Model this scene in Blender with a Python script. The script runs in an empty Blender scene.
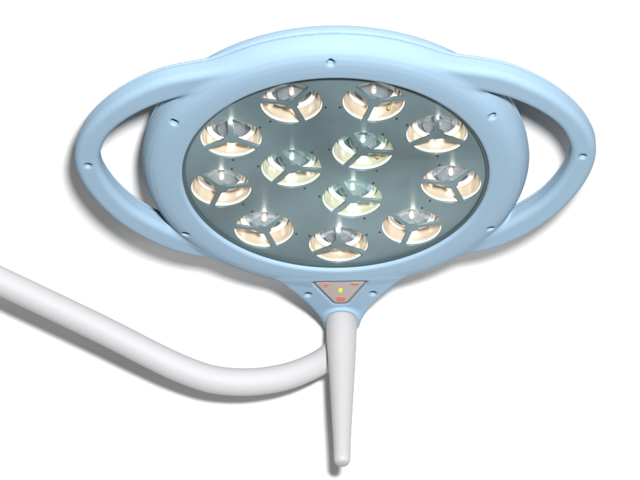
import bpy, bmesh, math
import numpy as np
from mathutils import Vector, Matrix

# ------------------------------------------------------------------ units: modelling units ("u") are 2 mm
S = 0.002
D = 3500.0
sc = bpy.context.scene
COL = sc.collection

# ------------------------------------------------------------------ camera
cam = bpy.data.cameras.new("camera")
camo = bpy.data.objects.new("camera", cam)
COL.objects.link(camo)
camo.location = (-16 * S, -D * S, -63 * S)
camo.rotation_euler = (math.radians(90), 0, 0)
cam.sensor_width = 36
cam.lens = 36 * D / 640.0
cam.clip_end = 100
sc.camera = camo

# ------------------------------------------------------------------ world and lamps
w = bpy.data.worlds.new("World")
sc.world = w
w.use_nodes = True
w.node_tree.nodes["Background"].inputs[0].default_value = (0.93, 0.96, 1.0, 1)
w.node_tree.nodes["Background"].inputs[1].default_value = 0.05


def area(name, loc, target, size, power, color):
    l = bpy.data.lights.new(name, 'AREA')
    l.shape = 'DISK'
    l.size = size
    l.energy = power
    l.color = color
    o = bpy.data.objects.new(name, l)
    COL.objects.link(o)
    o.location = loc
    o.rotation_euler = (Vector(target) - Vector(loc)).to_track_quat('-Z', 'Y').to_euler()
    return o


area("studio_softbox", (0.62, -6.6, 0.87), (-0.1, 0.1, -0.1), 0.84, 1440, (1.0, 0.995, 0.985))

sc.view_settings.view_transform = 'Standard'
sc.view_settings.look = 'None'
sc.view_settings.exposure = 0.0
sc.view_settings.gamma = 1.0
sc.view_settings.use_curve_mapping = False
sc.cycles.max_bounces = 14
sc.cycles.transparent_max_bounces = 16
sc.cycles.glossy_bounces = 6


# ------------------------------------------------------------------ materials
def mat(name, color, rough=0.5, metal=0.0, spec=0.5, bump=0.0, bscale=400, var=0.0, vscale=8, coat=0.0,
        emit=None, estr=0.0, aniso=0.0, rvar=0.0):
    m = bpy.data.materials.new(name)
    m.use_nodes = True
    nt = m.node_tree
    b = nt.nodes["Principled BSDF"]
    b.inputs["Base Color"].default_value = (*color, 1)
    b.inputs["Roughness"].default_value = rough
    b.inputs["Metallic"].default_value = metal
    b.inputs["Specular IOR Level"].default_value = spec
    b.inputs["Coat Weight"].default_value = coat
    b.inputs["Coat Roughness"].default_value = 0.15
    b.inputs["Anisotropic"].default_value = aniso
    tc = nt.nodes.new("ShaderNodeTexCoord")
    if var > 0 or rvar > 0:
        n = nt.nodes.new("ShaderNodeTexNoise")
        n.inputs["Scale"].default_value = vscale
        n.inputs["Detail"].default_value = 6
        nt.links.new(tc.outputs["Object"], n.inputs["Vector"])
        if var > 0:
            hs = nt.nodes.new("ShaderNodeHueSaturation")
            hs.inputs["Color"].default_value = (*color, 1)
            mr = nt.nodes.new("ShaderNodeMapRange")
            mr.inputs[1].default_value = 0.3
            mr.inputs[2].default_value = 0.7
            mr.inputs[3].default_value = 1 - var
            mr.inputs[4].default_value = 1 + var
            nt.links.new(n.outputs[0], mr.inputs[0])
            nt.links.new(mr.outputs[0], hs.inputs["Value"])
            nt.links.new(hs.outputs[0], b.inputs["Base Color"])
        if rvar > 0:
            mr2 = nt.nodes.new("ShaderNodeMapRange")
            mr2.inputs[1].default_value = 0.3
            mr2.inputs[2].default_value = 0.7
            mr2.inputs[3].default_value = rough - rvar
            mr2.inputs[4].default_value = rough + rvar
            nt.links.new(n.outputs[0], mr2.inputs[0])
            nt.links.new(mr2.outputs[0], b.inputs["Roughness"])
    if bump > 0:
        n2 = nt.nodes.new("ShaderNodeTexNoise")
        n2.inputs["Scale"].default_value = bscale
        n2.inputs["Detail"].default_value = 3
        nt.links.new(tc.outputs["Object"], n2.inputs["Vector"])
        bp = nt.nodes.new("ShaderNodeBump")
        bp.inputs["Strength"].default_value = bump
        bp.inputs["Distance"].default_value = 0.0006
        nt.links.new(n2.outputs[0], bp.inputs["Height"])
        nt.links.new(bp.outputs[0], b.inputs["Normal"])
    if emit:
        b.inputs["Emission Color"].default_value = (*emit, 1)
        b.inputs["Emission Strength"].default_value = estr
    return m


def brushed(name, color):
    """brushed anisotropic plate: the brushing runs across, so glints smear up and down"""
    m = mat(name, color, rough=0.46, metal=0.3, spec=0.5, var=0.42, vscale=3.2, rvar=0.05)
    nt = m.node_tree
    b = nt.nodes["Principled BSDF"]
    b.inputs["Anisotropic"].default_value = 0.8
    tg = nt.nodes.new("ShaderNodeTangent")
    tg.direction_type = 'UV_MAP'
    cb = nt.nodes.new("ShaderNodeCombineXYZ")
    vt = nt.nodes.new("ShaderNodeVectorTransform")
    vt.vector_type = 'VECTOR'
    vt.convert_from = 'OBJECT'
    vt.convert_to = 'WORLD'
    nt.nodes.remove(tg)
    cb.inputs[1].default_value = 1.0
    nt.links.new(cb.outputs[0], vt.inputs[0])
    nt.links.new(vt.outputs[0], b.inputs["Tangent"])
    return m


def per_object(m, dist=0.0035, strength=0.8, scale=32):
    """shift the relief noise by each object's own random number, so no two bowls mirror alike"""
    nt = m.node_tree
    oi = nt.nodes.new("ShaderNodeObjectInfo")
    for nd in list(nt.nodes):
        if nd.type == 'TEX_NOISE' and nd.inputs["Vector"].is_linked:
            src = nd.inputs["Vector"].links[0].from_socket
            mu = nt.nodes.new("ShaderNodeVectorMath")
            mu.operation = 'MULTIPLY_ADD'
            cb = nt.nodes.new("ShaderNodeCombineXYZ")
            for k_ in range(3):
                nt.links.new(oi.outputs["Random"], cb.inputs[k_])
            nt.links.new(cb.outputs[0], mu.inputs[0])
            mu.inputs[1].default_value = (7.0, 13.0, 3.0)
            nt.links.new(src, mu.inputs[2])
            nt.links.new(mu.outputs[0], nd.inputs["Vector"])
            nd.inputs["Scale"].default_value = scale
            nd.inputs["Detail"].default_value = 1.0
        if nd.type == 'BUMP':
            nd.inputs["Distance"].default_value = dist
            nd.inputs["Strength"].default_value = strength


def clear_mat(name, tint, fres_ior=1.45, rough=0.02, veil=0.0, veilcol=(.7, .75, .78)):
    """thin clear pane: transmits straight through, reflects by Fresnel"""
    m = bpy.data.materials.new(name)
    m.use_nodes = True
    nt = m.node_tree
    nt.nodes.clear()
    out = nt.nodes.new("ShaderNodeOutputMaterial")
    tr = nt.nodes.new("ShaderNodeBsdfTransparent")
    tr.inputs[0].default_value = (*tint, 1)
    gl = nt.nodes.new("ShaderNodeBsdfGlossy")
    gl.inputs["Roughness"].default_value = rough
    # Schlick reflectance that is the same from both sides of the thin pane
    ge = nt.nodes.new("ShaderNodeNewGeometry")
    dt = nt.nodes.new("ShaderNodeVectorMath")
    dt.operation = 'DOT_PRODUCT'
    nt.links.new(ge.outputs["Normal"], dt.inputs[0])
    nt.links.new(ge.outputs["Incoming"], dt.inputs[1])
    f0 = ((fres_ior - 1) / (fres_ior + 1)) ** 2

    def mth(op, a, b_=None):
        q = nt.nodes.new("ShaderNodeMath")
        q.operation = op
        for i_, x_ in enumerate((a, b_)):
            if x_ is None:
                continue
            if isinstance(x_, (int, float)):
                q.inputs[i_].default_value = x_
            else:
                nt.links.new(x_, q.inputs[i_])
        return q.outputs[0]
    c_ = mth('ABSOLUTE', dt.outputs["Value"])
    fr_out = mth('ADD', mth('MULTIPLY', mth('POWER', mth('SUBTRACT', 1.0, c_), 5.0), 1 - f0), f0)
    mx = nt.nodes.new("ShaderNodeMixShader")
    nt.links.new(fr_out, mx.inputs[0])
    base = tr
    if veil > 0:
        df = nt.nodes.new("ShaderNodeBsdfDiffuse")
        df.inputs[0].default_value = (*veilcol, 1)
        m2 = nt.nodes.new("ShaderNodeMixShader")
        m2.inputs[0].default_value = veil
        nt.links.new(tr.outputs[0], m2.inputs[1])
        nt.links.new(df.outputs[0], m2.inputs[2])
        base = m2
    nt.links.new(base.outputs[0], mx.inputs[1])
    nt.links.new(gl.outputs[0], mx.inputs[2])
    nt.links.new(mx.outputs[0], out.inputs[0])
    return m


M_BLUE = mat("pale_blue_lacquer", (0.180, 0.261, 0.338), rough=0.6, spec=0.10, bump=0.10, bscale=900, var=0.015, vscale=6, rvar=0.04)
M_BLUE2 = mat("pale_blue_lacquer_rear", (0.184, 0.265, 0.342), rough=0.6, spec=0.10, bump=0.10, bscale=900, var=0.015, vscale=6)
M_ARM = mat("white_enamel", (0.285, 0.285, 0.296), rough=0.6, spec=0.2, bump=0.06, bscale=500, var=0.015, vscale=5)
M_GRIP = mat("white_moulded_plastic", (0.27, 0.267, 0.274), rough=0.55, spec=0.25, bump=0.12, bscale=700, var=0.03, vscale=9)
M_TIP = mat("grey_plastic", (0.25, 0.245, 0.25), rough=0.6, bump=0.1, bscale=600)
M_PLATE = brushed("smoked_plate", (0.088, 0.130, 0.142))
M_GASKET = mat("dark_rubber", (0.028, 0.05, 0.058), rough=0.5)
M_WALL = mat("white_paper", (0.60, 0.60, 0.60), rough=0.9, spec=0.1)
M_SCREW = mat("recessed_screw", (0.04, 0.13, 0.24), rough=0.35, metal=0.4)
M_DARK = mat("dark_metal_pin", (0.03, 0.045, 0.05), rough=0.4, metal=0.5)
M_HOUSING = mat("dark_housing", (0.03, 0.045, 0.05), rough=0.7)
M_PANEL = mat("grey_membrane", (0.26, 0.228, 0.215), rough=0.5, bump=0.05)
M_PANELRIM = mat("panel_border", (0.08, 0.095, 0.11), rough=0.5)
M_ORANGE = mat("faded_orange_print", (0.40, 0.14, 0.09), rough=0.5)
M_PALEOR = mat("pale_orange_print", (0.31, 0.205, 0.18), rough=0.5)
M_RED = mat("orange_red_button", (0.33, 0.09, 0.055), rough=0.45)
M_YEL = mat("yellow_indicator", (0.3, 0.31, 0.03), rough=0.3, emit=(0.8, 0.75, 0.05), estr=0.35)
M_PRINT = mat("dark_print", (0.12, 0.08, 0.08), rough=0.5)
M_DISH = mat("warm_reflector", (0.46, 0.385, 0.30), rough=0.22, metal=0.4, bump=0.1, bscale=120)
M_DISH_G = mat("cool_reflector", (0.42, 0.40, 0.31), rough=0.22, metal=0.4, bump=0.1, bscale=120)
M_FLANGE = mat("polished_flange", (0.95, 0.92, 0.86), rough=0.3, metal=0.1)
M_FLANGE_G = mat("polished_flange_cool", (0.85, 0.95, 0.85), rough=0.3, metal=0.1)
M_FLOOR = mat("mirror_lens", (0.38, 0.43, 0.47), rough=0.14, metal=0.75, bump=0.5)
M_FLOOR_G = mat("mirror_lens_cool", (0.27, 0.41, 0.41), rough=0.14, metal=0.75, bump=0.5)
for m_ in (M_DISH, M_DISH_G, M_FLOOR, M_FLOOR_G):
    per_object(m_)
M_BULB = mat("lit_bulb", (0.42, 0.39, 0.35), rough=0.3, emit=(1.0, 0.86, 0.68), estr=0.35)
M_BULB_G = mat("lit_bulb_cool", (0.36, 0.42, 0.38), rough=0.3, emit=(0.88, 1.0, 0.86), estr=0.35)
M_CLEAR = clear_mat("clear_cover_glass", (0.97, 0.985, 0.985), 1.13)
M_LENS = clear_mat("lens_glass", (0.88, 0.90, 0.93), 1.6, 0.08, 0.12, (.6, .64, .68))

# ------------------------------------------------------------------ lamp frame
TH = 0.9162149
n = Vector((0, -math.cos(TH), -math.sin(TH)))
v0 = Vector((0, -math.sin(TH), math.cos(TH)))
u0 = Vector((1, 0, 0))
ro = math.radians(1.7)
ux = u0 * math.cos(ro) + v0 * math.sin(ro)
vx = v0 * math.cos(ro) - u0 * math.sin(ro)
R3 = Matrix((ux, vx, n)).transposed()
LM = Matrix.Translation(Vector((-0.43, 0, -0.83)) * S) @ R3.to_4x4()
LMI = LM.inverted()

lamp = bpy.data.objects.new("surgical_lamp", None)
COL.objects.link(lamp)
lamp.matrix_world = LM
lamp.empty_display_size = 0.1
lamp["label"] = "pale blue round surgical lamp with two loop handles, white grip and white support arm"
lamp["category"] = "surgical lamp"


def mk(name, me, m, parent=None, smooth=True, mats=None):
    o = bpy.data.objects.new(name, me)
    COL.objects.link(o)
    if mats:
        for q in mats:
            me.materials.append(q)
    else:
        me.materials.append(m)
    if smooth:
        for p in me.polygons:
            p.use_smooth = True
    if parent is not None:
        o.parent = parent
    return o


def finish(name, bm, m, parent, loc=None, smooth=True, autosharp=35):
    for e in bm.edges:
        if len(e.link_faces) == 2 and e.calc_face_angle(0) > math.radians(autosharp):
            e.smooth = False
    me = bpy.data.meshes.new(name)
    bm.to_mesh(me)
    bm.free()
    o = mk(name, me, m, parent, smooth)
    if loc is not None:
        o.location = Vector(loc) * S
    return o


def lathe(prof, seg=64, close=False):
    """prof: [(r, w)] in u; axis = local z"""
    bm = bmesh.new()
    rings = []
    for r, z in prof:
        if r < 1e-6:
            rings.append([bm.verts.new((0, 0, z * S))])
        else:
            rings.append([bm.verts.new((r * S * math.cos(2 * math.pi * i / seg), r * S * math.sin(2 * math.pi * i / seg), z * S))
                          for i in range(seg)])
    pairs = list(zip(rings[:-1], rings[1:]))
    if close:
        pairs.append((rings[-1], rings[0]))
    for a, b in pairs:
        for i in range(seg):
            j = (i + 1) % seg
            if len(a) == 1 and len(b) == 1:
                continue
            if len(a) == 1:
                bm.faces.new((a[0], b[i], b[j]))
            elif len(b) == 1:
                bm.faces.new((a[i], b[0], a[j]))
            else:
                bm.faces.new((a[i], b[i], b[j], a[j]))
    bmesh.ops.recalc_face_normals(bm, faces=bm.faces)
    return bm


def smooth_curve(pts, k):
    """Catmull-Rom through tuples"""
    pts = [np.array(p, float) for p in pts]
    P = [2 * pts[0] - pts[1]] + pts + [2 * pts[-1] - pts[-2]]
    out = []
    for i in range(1, len(P) - 2):
        for t in np.linspace(0, 1, k, endpoint=False):
            a, b, c, d = P[i - 1], P[i], P[i + 1], P[i + 2]
            out.append(0.5 * (2 * b + (c - a) * t + (2 * a - 5 * b + 4 * c - d) * t * t + (3 * b - a - 3 * c + d) * t ** 3))
    out.append(P[-2])
    return out


# ------------------------------------------------------------------ backdrop: a curved white paper sweep
prof = smooth_curve([(-322, 320), (-203, 229), (-124, 168), (-44, 107), (35, 46), (114, -15), (170, -58), (208, -88),
                     (234, -120), (240, -155), (232, -202), (212, -250), (180, -295), (135, -345), (85, -400)], 8)
bm = bmesh.new()
rows = []
for y, z in prof:
    rows.append([bm.verts.new((x * S, y * S, z * S)) for x in np.linspace(-1300, 1300, 14)])
th = 3.0
for a, b in zip(rows[:-1], rows[1:]):
    for i in range(len(a) - 1):
        bm.faces.new((a[i], a[i + 1], b[i + 1], b[i]))
bmesh.ops.recalc_face_normals(bm, faces=bm.faces)
bw = finish("backdrop", bm, M_WALL, None)
bw["kind"] = "structure"
md = bw.modifiers.new("thickness", 'SOLIDIFY')
md.thickness = 0.002
md.offset = 0


# ------------------------------------------------------------------ moulded shells: distance field + surface nets
def smin(a, b, k):
    h = np.clip(0.5 + 0.5 * (b - a) / k, 0, 1)
    return b * (1 - h) + a * h - k * h * (1 - h)


def smax(a, b, k):
    return -smin(-a, -b, k)


def poly_sdf(X, Y, pts):
    """signed distance to closed polygon (negative inside)"""
    d = np.full(X.shape, 1e9, np.float32)
    s = np.ones(X.shape, np.float32)
    N = len(pts)
    for i in range(N):
        ax, ay = pts[i]
        bx, by = pts[i - 1]
        ex, ey = bx - ax, by - ay
        wx, wy = X - ax, Y - ay
        t = np.clip((wx * ex + wy * ey) / (ex * ex + ey * ey), 0, 1)
        d = np.minimum(d, (wx - ex * t) ** 2 + (wy - ey * t) ** 2)
        c1 = Y >= ay
        c2 = Y < by
        c3 = ex * wy > ey * wx
        flip = (c1 & c2 & c3) | (~c1 & ~c2 & ~c3)
        s = np.where(flip, -s, s)
    return s * np.sqrt(d)


def loop_field(X, Y, pts):
    """distance to variable-width band; returns signed planar distance"""
    best = np.full(X.shape, 1e9, np.float32)
    for (ax, ay, ah), (bx, by, bh) in zip(pts[:-1], pts[1:]):
        ex, ey = bx - ax, by - ay
        wx, wy = X - ax, Y - ay
        t = np.clip((wx * ex + wy * ey) / (ex * ex + ey * ey), 0, 1)
        best = np.minimum(best, np.sqrt((wx - ex * t) ** 2 + (wy - ey * t) ** 2) - (ah + (bh - ah) * t))
    return best


def surface_nets(F, org, h):
    nx, ny, nz = F.shape
    ins = F < 0
    c = ins[:-1, :-1, :-1].astype(np.uint8)
    tot = c.copy()
    for dx, dy, dz in [(1, 0, 0), (0, 1, 0), (0, 0, 1), (1, 1, 0), (1, 0, 1), (0, 1, 1), (1, 1, 1)]:
        tot = tot + ins[dx:nx - 1 + dx, dy:ny - 1 + dy, dz:nz - 1 + dz]
    act = (tot > 0) & (tot < 8)
    ci, cj, ck = np.nonzero(act)
    idx = np.full(act.shape, -1, np.int64)
    idx[ci, cj, ck] = np.arange(len(ci))
    acc = np.zeros((len(ci), 3))
    cnt = np.zeros(len(ci))
    corners = [(0, 0, 0), (1, 0, 0), (0, 1, 0), (1, 1, 0), (0, 0, 1), (1, 0, 1), (0, 1, 1), (1, 1, 1)]
    for a in range(8):
        for b in range(a + 1, 8):
            ca, cb = np.array(corners[a]), np.array(corners[b])
            if np.abs(ca - cb).sum() != 1:
                continue
            fa = F[ci + ca[0], cj + ca[1], ck + ca[2]].astype(float)
            fb = F[ci + cb[0], cj + cb[1], ck + cb[2]].astype(float)
            m = (fa < 0) != (fb < 0)
            t = np.where(m, fa / np.where(m, fa - fb, 1), 0)
            p = ca[None, :] + (cb - ca)[None, :] * t[:, None]
            acc += p * m[:, None]
            cnt += m
    V = acc / cnt[:, None] + np.stack([ci, cj, ck], 1)
    V = V * h + np.array(org)
    faces = []
    for ax in range(3):
        sl0 = [slice(1, -1)] * 3
        sl1 = [slice(1, -1)] * 3
        sl0[ax] = slice(0, -1)
        sl1[ax] = slice(1, None)
        A = ins[tuple(sl0)]
        B = ins[tuple(sl1)]
        i, j, k = np.nonzero(A != B)
        fl = A[i, j, k]
        off = [1, 1, 1]
        off[ax] = 0
        base = np.stack([i + off[0], j + off[1], k + off[2]], 1)
        a1, a2 = (ax + 1) % 3, (ax + 2) % 3
        e1 = np.zeros(3, int)
        e1[a1] = 1
        e2 = np.zeros(3, int)
        e2[a2] = 1
        q = [base - e1 - e2, base - e2, base, base - e1]
        ids = np.stack([idx[p[:, 0], p[:, 1], p[:, 2]] for p in q], 1)
        ids = np.where(fl[:, None], ids, ids[:, ::-1])
        faces.append(ids)
    Fc = np.concatenate(faces)
    # light relaxation of vertices
    e = np.concatenate([Fc[:, [0, 1]], Fc[:, [1, 2]], Fc[:, [2, 3]], Fc[:, [3, 0]]])
    for _ in range(2):
        s = np.zeros_like(V)
        ct = np.zeros(len(V))
        for ax in range(3):
            s[:, ax] = np.bincount(e[:, 0], V[e[:, 1], ax], len(V)) + np.bincount(e[:, 1], V[e[:, 0], ax], len(V))
        ct = np.bincount(e[:, 0], minlength=len(V)) + np.bincount(e[:, 1], minlength=len(V))
        V = V * 0.5 + 0.5 * s / ct[:, None]
    return V, Fc


def net_mesh(name, F, org, h):
    V, Fc = surface_nets(F, org, h)
    me = bpy.data.meshes.new(name)
    me.vertices.add(len(V))
    me.vertices.foreach_set("co", (V * S).astype(np.float32).ravel())
    me.loops.add(Fc.size)
    me.loops.foreach_set("vertex_index", Fc.astype(np.int32).ravel())
    me.polygons.add(len(Fc))
    me.polygons.foreach_set("loop_start", (np.arange(len(Fc)) * 4).astype(np.int32))
    me.polygons.foreach_set("loop_total", np.full(len(Fc), 4, np.int32))
    me.update(calc_edges=True)
    me.validate()
    return me


SEAM = -23.0
LOOP = [(60, 164, 7), (86, 158, 9), (117, 146.5, 12), (154.5, 134, 15), (181, 121, 14.2), (208.5, 100, 13), (231, 73, 12), (243.5, 45, 12.5),
        (247.3, 20, 12.8), (242.9, -8, 13), (231, -38.5, 13), (214, -67, 13.5), (191, -92, 14.5), (165, -113, 14),
        (140, -127, 11), (118, -130, 8)]
LOOP = [tuple(p) for p in smooth_curve(LOOP, 4)]
HOLES = [(180.0, a) for a in (90, 150, 30, 210, 330)]
hole_xy = [(176.5 * math.cos(math.radians(a)) if a == 90 else r * math.cos(math.radians(a)),
            (176.5 if a == 90 else r) * math.sin(math.radians(a))) for r, a in HOLES]
loop_xy = [(-246.5, 20), (246.5, 20)]
neck_xy = [(-34.0, -197), (34.0, -197)]

NECK_R = [(70, -166), (60, -180), (46, -200), (33.5, -220), (25.5, -237), (20.5, -252), (19, -262)]
neck_out = [(p[0], p[1]) for p in NECK_R] + [(14, -270), (0, -273), (-14, -270)] + [(-p[0], p[1]) for p in NECK_R[::-1]]
TRI = [(-26, -175.5), (26, -175.5), (6.5, -211.5), (-6.5, -211.5)]


def shell_fields(h, w0, w1):
    xs = np.arange(-268, 268 + h, h, dtype=np.float32)
    ys = np.arange(-280, 204 + h, h, dtype=np.float32)
    ws = np.arange(w0, w1 + h, h, dtype=np.float32)
    X2, Y2 = np.meshgrid(xs, ys, indexing='ij')
    R2 = np.sqrt(X2 ** 2 + Y2 ** 2)
    return xs, ys, ws, X2, Y2, R2


def front_field(h):
    xs, ys, ws, X2, Y2, R2 = shell_fields(h, -30, 8)
    # ring profile looked up in (r, w)
    prof = [(153.2, -26), (153.2, -4.5), (154.0, -0.6), (155.2, 0.4), (166, 0.7), (175, 0.2), (181, -1.3), (186.5, -4.2), (190.5, -8.5),
            (193, -14), (194.3, -20), (194.8, -30), (160, -30)]
    prof = [(153.2, -36), (153.2, -2.2), (154.3, 0.2), (156, 0.8), (166, 0.9), (174, 0.4), (180, -0.9), (185.5, -3.6), (189.8, -7.8),
            (192.6, -13), (194.2, -19), (194.8, -27), (194.8, -36)]
    L2 = loop_field(np.abs(X2), Y2, LOOP)
    N2 = poly_sdf(X2, Y2, neck_out)
    T2 = poly_sdf(X2, Y2, TRI) - 3.0
    rs = np.arange(140, 300, 0.5, dtype=np.float32)
    F = np.empty((len(xs), len(ys), len(ws)), np.float32)
    CR = np.sqrt(X2 ** 2 + (Y2 + 240.5) ** 2)
    for k, wv in enumerate(ws):
        tab = poly_sdf(rs, np.full_like(rs, wv), prof)
        ring = np.interp(R2, rs, tab).astype(np.float32)
        ring = np.where(R2 < 141, 153.2 - R2, ring)
        # loop: rounded box section
        hh, rr = 12.5, 7.0
        qx = L2 + rr
        qy = abs(wv + 17.5) - hh + rr
        lp = np.minimum(np.maximum(qx, qy), 0) + np.sqrt(np.maximum(qx, 0) ** 2 + max(qy, 0) ** 2) - rr
        f = smin(ring, lp, 5.0)
        # neck
        rr = 5.0
        qx = N2 + rr
        # front face of the neck slopes back slightly to its end
        front = -0.9 - np.clip((-Y2 - 186) * 0.03, 0, 3)
        qy = np.maximum(wv - front, -44 - wv) + rr
        nk = np.minimum(np.maximum(qx, qy), 0) + np.sqrt(np.maximum(qx, 0) ** 2 + np.maximum(qy, 0) ** 2) - rr
        f = smin(f, nk, 4.0)
        # collar of the grip socket
        cq = np.maximum(CR - 18.6, wv - 1.0)
        f = smin(f, cq, 4.0)
        # keep the glass opening crisp
        f = np.maximum(f, 153.2 - R2)
        # panel recess
        f = smax(f, -np.maximum(T2, -(wv + 3.4)), 1.0)
        # screw recesses
        for (hx, hy) in hole_xy + neck_xy:
            q = np.sqrt((X2 - hx) ** 2 + (Y2 - hy) ** 2)
            f = np.maximum(f, -np.maximum(q - 3.7, -(wv + 12)))
            f = np.maximum(f, -np.maximum((q - 3.7 - 0.6 * max(wv + 1.8, 0)) * 0.85, -(wv + 12)))
        for (hx, hy) in loop_xy:
            q = np.sqrt((X2 - hx) ** 2 + (Y2 - hy) ** 2)
            f = np.maximum(f, -np.maximum(q - 3.6, -(wv + 12)))
        # grip bore
        f = np.maximum(f, -np.maximum(CR - 14.5, -(wv + 12)))
        f = np.maximum(f, SEAM - wv)
        F[:, :, k] = f
    return F, (xs[0], ys[0], ws[0])


def rear_field(h):
    xs, ys, ws, X2, Y2, R2 = shell_fields(h, -78, -20)
    prof = [(0, -20), (193.9, -20), (193.9, -27), (192.6, -33), (189.5, -37), (183, -40.5), (170, -43), (150, -45), (120, -47),
            (90, -48), (60, -48.5), (0, -49)]
    prof = prof + [(-60, -48.5), (-60, -20)]
    L2 = loop_field(np.abs(X2), Y2, LOOP)
    N2 = poly_sdf(X2, Y2, neck_out)
    rs = np.arange(0, 400, 0.5, dtype=np.float32)
    F = np.empty((len(xs), len(ys), len(ws)), np.float32)
    for k, wv in enumerate(ws):
        tab = poly_sdf(rs, np.full_like(rs, wv), prof)
        f = np.interp(R2, rs, tab).astype(np.float32)
        hh, rr = 12.5, 6.5
        qx = L2 + 0.9 + rr
        qy = abs(wv + 17.5) - hh + rr
        lp = np.minimum(np.maximum(qx, qy), 0) + np.sqrt(np.maximum(qx, 0) ** 2 + max(qy, 0) ** 2) - rr
        f = smin(f, lp, 5.0)
        rr = 5
        qx = N2 + 0.9 + rr
        qy = (-44 - wv) + rr
        nk = np.minimum(np.maximum(qx, qy), 0) + np.sqrt(np.maximum(qx, 0) ** 2 + max(qy, 0) ** 2) - rr
        f = smin(f, nk, 4.0)
        f = np.maximum(f, wv - (SEAM - 1.3))
        F[:, :, k] = f
    return F, (xs[0], ys[0], ws[0])


F, org = front_field(1.15)
front = mk("front_shell", net_mesh("front_shell", F, org, 1.15), M_BLUE, lamp)
del F
F, org = rear_field(1.6)
# hollow: the dome has its own cavity for the reflectors
xs = org[0] + 1.6 * np.arange(F.shape[0])
ys = org[1] + 1.6 * np.arange(F.shape[1])
XX, YY = np.meshgrid(xs, ys, indexing='ij')
RR = np.sqrt(XX ** 2 + YY ** 2)
for k in range(F.shape[2]):
    wv = org[2] + 1.6 * k
    # cavity follows the dome, 6 u thick
    cav = np.maximum(RR - (184 - max(0, (-wv - 34)) * 4), -(wv + 43))
    F[:, :, k] = np.maximum(F[:, :, k], -cav)
rear = mk("rear_shell", net_mesh("rear_shell", F, org, 1.6), M_BLUE2, lamp)
del F

# ------------------------------------------------------------------ reflector plate with three-armed openings
RING9 = [(117.5, a) for a in (110, 150, 70, 30, -10, 190, 230, 310, 270)]
PH9 = [50, 90, 11, 91, 50, 9, 48, 12, 90]
RING3 = [(44.6, a) for a in (168, 51, 291)]
PH3 = [111, 113, 110]
LENS = [(r * math.cos(math.radians(a)), r * math.sin(math.radians(a)) - 2.0, ph, False) for (r, a), ph in zip(RING9, PH9)] + \
       [(r * math.cos(math.radians(a)), r * math.sin(math.radians(a)) - 2.0, ph, True) for (r, a), ph in zip(RING3, PH3)]
HR = 30.6

cu = bpy.data.curves.new("plate_curve", 'CURVE')
cu.dimensions = '2D'
cu.fill_mode = 'BOTH'
cu.extrude = 0.9 * S
cu.bevel_depth = 0.25 * S
cu.bevel_resolution = 1


def add_poly(pts):
    sp = cu.splines.new('POLY')
    sp.points.add(len(pts) - 1)
    for i, (x, y) in enumerate(pts):
        sp.points[i].co = (x * S, y * S, 0, 1)
    sp.use_cyclic_u = True


add_poly([(153.0 * math.cos(t), 153.0 * math.sin(t)) for t in np.linspace(0, 2 * math.pi, 180, endpoint=False)])


def sector(cx, cy, a1, a2, hub=6.8, hwid=2.35):
    """opening between two arms, with a stepped hub"""
    pts = []
    d_out = math.asin(hwid / HR)
    for t in np.linspace(a1 + d_out + 0.03, a2 - d_out - 0.03, 26):
        pts.append((cx + HR * math.cos(t), cy + HR * math.sin(t)))
    d_in = math.asin(hwid / hub)
    # soft corners at the rim
    for t in (a2 - d_out,):
        pts.append((cx + (HR - 1.2) * math.cos(a2 - math.asin(hwid / (HR - 1.2))), cy + (HR - 1.2) * math.sin(a2 - math.asin(hwid / (HR - 1.2)))))
    for t in np.linspace(a2 - d_in, a1 + d_in, 9):
        pts.append((cx + hub * math.cos(t), cy + hub * math.sin(t)))
    pts.append((cx + (HR - 1.2) * math.cos(a1 + math.asin(hwid / (HR - 1.2))), cy + (HR - 1.2) * math.sin(a1 + math.asin(hwid / (HR - 1.2)))))
    return pts


for cx, cy, ph, _ in LENS:
    for k in range(3):
        a1 = math.radians(ph + 120 * k)
        add_poly(sector(cx, cy, a1, a1 + math.radians(120)))
tmp = bpy.data.objects.new("plate_tmp", cu)
COL.objects.link(tmp)
bpy.context.view_layer.update()
dg = bpy.context.evaluated_depsgraph_get()
pm = bpy.data.meshes.new_from_object(tmp.evaluated_get(dg))
bpy.data.objects.remove(tmp)
pm.materials.clear()
plate = mk("reflector_plate", pm, M_PLATE, lamp, smooth=False)
plate.location = (0, 0, -7.8 * S)

# rubber gasket and clear cover
finish("gasket", lathe([(150.4, -6.8), (150.4, -3.4), (151.2, -2.9), (153.1, -2.9), (153.1, -6.8)], 160, True), M_GASKET, lamp)
finish("cover_glass", lathe([(0, -3.6), (149.3, -3.6), (150.1, -4.3)], 160), M_CLEAR, lamp)

# ------------------------------------------------------------------ reflectors
def shape(name, prof, m, seg=64):
    b = lathe(prof, seg)
    me = bpy.data.meshes.new(name)
    b.to_mesh(me)
    b.free()
    for p in me.polygons:
        p.use_smooth = True
    me.materials.append(m)
    return me


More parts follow.
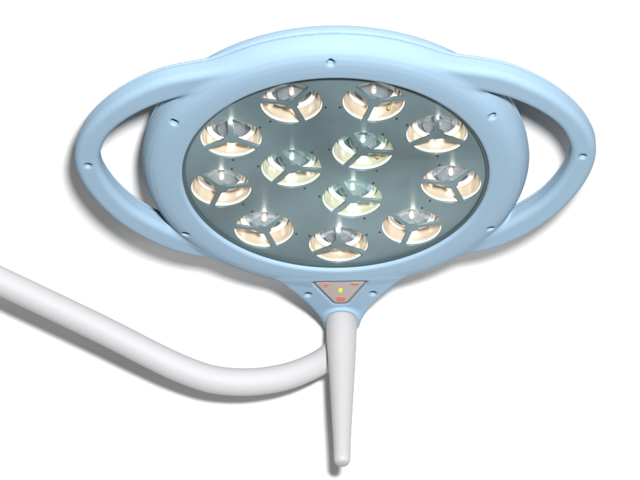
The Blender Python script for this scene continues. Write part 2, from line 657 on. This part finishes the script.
wall_prof = [(29.3, -9.4)]
for t in np.linspace(0, 1, 10):
    wall_prof.append((29.0 - 4.6 * t ** 1.7, -9.8 - 13.5 * t))
wall_prof += [(24.0, -24.2), (24.0, -26), (30.5, -26), (31.8, -10.5)]
flange_prof = [(31.9, -10.3), (31.9, -9.0), (30.6, -8.75), (29.4, -9.4), (28.9, -10.6)]
floor_prof = [(r, -23.2 - 5.4 * (1 - (r / 20.0) ** 2)) for r in np.linspace(20.0, 4, 10)] + [(3.2, -28.2), (0, -28.2)]
highlight_prof = [(24.5, -21.6), (23.2, -22.6), (21.2, -23.0), (20.2, -22.4), (19.8, -23.4), (19.6, -25)]  # added white ring, its colour imitates the bright reflected crescents round the mirror
bulb_prof = [(0, -18.5), (1.3, -18.8), (2.2, -20), (2.5, -22), (2.5, -25), (2.2, -27.5)]
dome_prof = [(0, -11.2), (4, -11.6), (8, -13.0), (11.5, -15.6), (13.6, -19), (14.4, -23), (14.6, -26.5)]
KIT = {}
for cool in (False, True):
    KIT[cool] = (shape("lamp_reflector", wall_prof, M_DISH_G if cool else M_DISH),
                 shape("rim", flange_prof, M_FLANGE_G if cool else M_FLANGE),
                 shape("highlight_ring", highlight_prof, M_FLANGE_G if cool else M_FLANGE),
                 shape("mirror", floor_prof, M_FLOOR_G if cool else M_FLOOR),
                 shape("bulb", bulb_prof, M_BULB_G if cool else M_BULB, 24),
                 shape("lens_dome", dome_prof, M_LENS, 48))
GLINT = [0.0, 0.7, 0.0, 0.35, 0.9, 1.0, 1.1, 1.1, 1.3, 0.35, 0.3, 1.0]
AMBER = (2, 10)
M_AMBER = mat("amber_contact", (0.36, 0.22, 0.08), rough=0.3, metal=0.3)


def point(name, parent, loc, power, rad, color):
    l = bpy.data.lights.new(name, 'POINT')
    l.energy = power
    l.shadow_soft_size = rad * S
    l.color = color
    o = bpy.data.objects.new(name, l)
    COL.objects.link(o)
    o.parent = parent
    o.location = Vector(loc) * S
    return o


for q, (cx, cy, ph, cool) in enumerate(LENS):
    ms = KIT[cool]
    d = bpy.data.objects.new("lamp_reflector", ms[0])
    COL.objects.link(d)
    d.parent = lamp
    d.location = (cx * S, cy * S, 0)
    d.rotation_euler = (0, 0, math.radians(ph))
    for nm, me_ in zip(("rim", "highlight_ring", "mirror", "bulb", "lens_dome"), ms[1:]):
        o = bpy.data.objects.new(nm, me_)
        COL.objects.link(o)
        o.parent = d
    tint = (0.86, 1.0, 0.88) if cool else (1.0, 0.87, 0.72)
    # light of the lit bulb inside the bowl, and an added light before the plate for hot spots and streaks
    point("bulb_light", lamp, (cx, cy, -15.5), 0.020 + 0.006 * ((q * 5) % 4), 3.0, tint)
    point("added_streak_light", lamp, (cx + 1.5, cy + 26, -5.6), 0.085 * GLINT[q] + 0.0005, 2.4, tint)
    if q in AMBER:
        finish("bulb_contact", lathe([(0, 2.2), (1.2, 1.9), (1.9, 0.8), (2.0, -0.8), (1.6, -2.4), (0.9, -3.4), (0, -3.6)], 16), M_AMBER, d,
               (Matrix.Rotation(-math.radians(ph), 3, 'Z') @ Vector((14.5, -19.0, -15.0))))
    for k in range(3):
        a = math.radians(ph + 60 + 120 * k)
        finish("rivet", lathe([(1.3, -7.0), (1.3, -6.2), (0.9, -5.9), (0, -5.8)], 12), M_DARK, lamp,
               (cx + 33.6 * math.cos(a), cy + 33.6 * math.sin(a), 0))

# ------------------------------------------------------------------ screws deep in the shell recesses
scr = lathe([(3.65, -1.2), (3.3, -0.2), (2.2, 0.1), (1.5, 0.1), (1.4, -0.8), (0, -0.8)], 20)
scr_me = bpy.data.meshes.new("screw")
scr.to_mesh(scr_me)
scr.free()
scr_me.materials.append(M_SCREW)
for lst, z in ((hole_xy, -8.0), (neck_xy, -8.0), (loop_xy, -9.5)):
    for (x, y) in lst:
        o = bpy.data.objects.new("screw", scr_me)
        COL.objects.link(o)
        o.parent = lamp
        o.location = (x * S, y * S, z * S)


# ------------------------------------------------------------------ control panel
def rounded_tri(pts, r, k=6):
    out = []
    N = len(pts)
    for i in range(N):
        p0, p1, p2 = (Vector(pts[i - 1]), Vector(pts[i]), Vector(pts[(i + 1) % N]))
        a = (p0 - p1).normalized()
        b = (p2 - p1).normalized()
        s = p1 + a * r
        e = p1 + b * r
        for t in np.linspace(0, 1, k):
            out.append((1 - t) ** 2 * s + 2 * t * (1 - t) * p1 + t * t * e)
    return out


def slab(pts, z0, z1, bev=0.3):
    bm = bmesh.new()
    c = sum((Vector(p) for p in pts), Vector((0, 0))) / len(pts)
    lo = [bm.verts.new((p[0] * S, p[1] * S, z0 * S)) for p in pts]
    hi = [bm.verts.new((p[0] * S, p[1] * S, (z1 - bev) * S)) for p in pts]
    tp = []
    for p in pts:
        q = Vector(p) + (c - Vector(p)).normalized() * bev
        tp.append(bm.verts.new((q[0] * S, q[1] * S, z1 * S)))
    N = len(pts)
    for A, B in ((lo, hi), (hi, tp)):
        for i in range(N):
            j = (i + 1) % N
            bm.faces.new((A[i], A[j], B[j], B[i]))
    bm.faces.new(tp)
    bmesh.ops.recalc_face_normals(bm, faces=bm.faces)
    return bm


def disc(cx, cy, rx, ry, k=24):
    return [(cx + rx * math.cos(t), cy + ry * math.sin(t)) for t in np.linspace(0, 2 * math.pi, k, endpoint=False)]


panel = finish("control_panel", slab([tuple(p) for p in rounded_tri([(-30.5, -173), (30.5, -173), (7.2, -214.5), (-7.2, -214.5)], 4)],
                                     -3.6, -1.9), M_PANELRIM, lamp, smooth=False)
face = finish("membrane", slab([tuple(p) for p in rounded_tri([(-26.4, -174.8), (26.4, -174.8), (5.9, -212), (-5.9, -212)], 4)],
                               -1.88, -1.5), M_PANEL, panel, smooth=False)
for (x, y, rx, ry, m_) in ((-15.5, -180, 5.6, 4.0, M_PALEOR), (15.5, -180, 5.8, 4.0, M_PALEOR), (0.3, -205.5, 5.6, 5.0, M_ORANGE)):
    finish("button", slab(disc(x, y, rx, ry), -1.5, -1.1, 0.2), m_, panel, smooth=False)
finish("indicator", slab(disc(0, -190.5, 2.3, 4.2), -1.5, -0.7, 0.5), M_YEL, panel, smooth=False)


def ring_bm(cx, cy, r0, r1, z0, z1):
    b = lathe([(r0, z0), (r0, z1), (r1, z1), (r1, z0)], 28, True)
    bmesh.ops.translate(b, verts=b.verts, vec=(cx * S, cy * S, 0))
    return b


finish("button_mark", ring_bm(-15.0, -180, 2.4, 3.4, -1.1, -0.9), M_ORANGE, panel)
finish("button_mark", slab(disc(-14.6, -181, 0.9, 1.2), -1.1, -0.9, 0.05), M_PRINT, panel, smooth=False)
finish("button_mark", slab([(11.5, -179.4), (19.5, -179.4), (19.5, -180.6), (11.5, -180.6)], -1.1, -0.9, 0.05), M_PRINT, panel, smooth=False)
finish("button_mark", ring_bm(15.5, -180, 3.4, 3.9, -1.1, -0.95), M_ORANGE, panel)
finish("button_mark", ring_bm(0.3, -205.5, 2.6, 3.4, -1.1, -0.9), M_RED, panel)
for k_ in (-1.4, 0.4, 2.2):
    finish("button_mark", slab([(k_ - 0.4, -207.3), (k_ + 0.2, -207.3), (k_ + 0.2, -203.7), (k_ - 0.4, -203.7)], -1.1, -0.88, 0.05), M_RED, panel, smooth=False)

# ------------------------------------------------------------------ grip
gp = [(14.2, -12), (14.2, 0), (16.0, 1.0), (16.2, 3), (16.1, 14), (15.7, 30), (14.9, 46), (13.8, 66), (12.4, 92), (11.0, 118), (9.6, 144),
      (8.9, 162), (8.6, 174), (8.3, 178.5), (7.6, 181), (6.4, 182)]
gp = [tuple(p) for p in smooth_curve(gp[3:14], 5)]
gp = [(13.6, -12), (13.6, 0), (15.9, 0.4)] + gp + [(7.6, 180.2), (6.7, 181.6), (6.2, 182.1)]
grip = finish("grip", lathe(gp, 64), M_GRIP, lamp, (0, -240.5, 0))
finish("grip_tip", lathe([(6.3, 181.9), (6.0, 182.25), (5.0, 183.0), (3.2, 183.7), (0, 184.0)], 48), M_TIP, grip)

# ------------------------------------------------------------------ support arm
def wp(x, y, Y):
    k = (D + Y) / D
    return Vector((-16 + (x - 320) * k, Y, -63 - (y - 240) * k))


AP = [(-700, -53, 146, 14.8), (-400, 90, 146, 14.8), (-150, 209, 146, 14.8), (-90, 238, 146, 14.8), (-40, 262, 146, 14.8), (0, 281, 146, 14.8), (53, 306, 146, 14.8), (106, 331.5, 146, 14.8), (150, 354, 147, 14.8),
      (182, 369, 148, 14.8), (213, 379.3, 150, 14.7), (247, 382, 154, 14.5), (280, 378, 162, 14.2), (307, 369, 175, 13.8), (326, 358.5, 191, 13.5),
      (337, 348, 199, 13.2), (342, 334, 207, 13.0), (343.5, 318, 214, 13.0)]
cp = smooth_curve([(*wp(x, y, Y), r) for x, y, Y, r in AP], 8)
bm = bmesh.new()
prev = None
SEG = 40
up = Vector((0, 1, 0))
N = len(cp)
for i, q in enumerate(cp):
    p = Vector(q[:3])
    t = (Vector(cp[min(i + 1, N - 1)][:3]) - Vector(cp[max(i - 1, 0)][:3])).normalized()
    a = t.cross(up).normalized()
    b = a.cross(t).normalized()
    ring = [bm.verts.new(LMI @ ((p + (a * math.cos(2 * math.pi * k / SEG) + b * math.sin(2 * math.pi * k / SEG)) * q[3]) * S)) for k in range(SEG)]
    if prev:
        for k in range(SEG):
            j = (k + 1) % SEG
            bm.faces.new((prev[k], prev[j], ring[j], ring[k]))
    else:
        bm.faces.new(ring)
    prev = ring
bm.faces.new(prev)
bmesh.ops.recalc_face_normals(bm, faces=bm.faces)
arm = finish("support_arm", bm, M_ARM, lamp)
# swivel socket joining the arm to the back of the neck
finish("swivel_joint", lathe([(0, -42), (15, -42), (16, -43), (16, -49), (14.5, -51), (0, -51)], 40), M_ARM, lamp, (0, -236, 0))
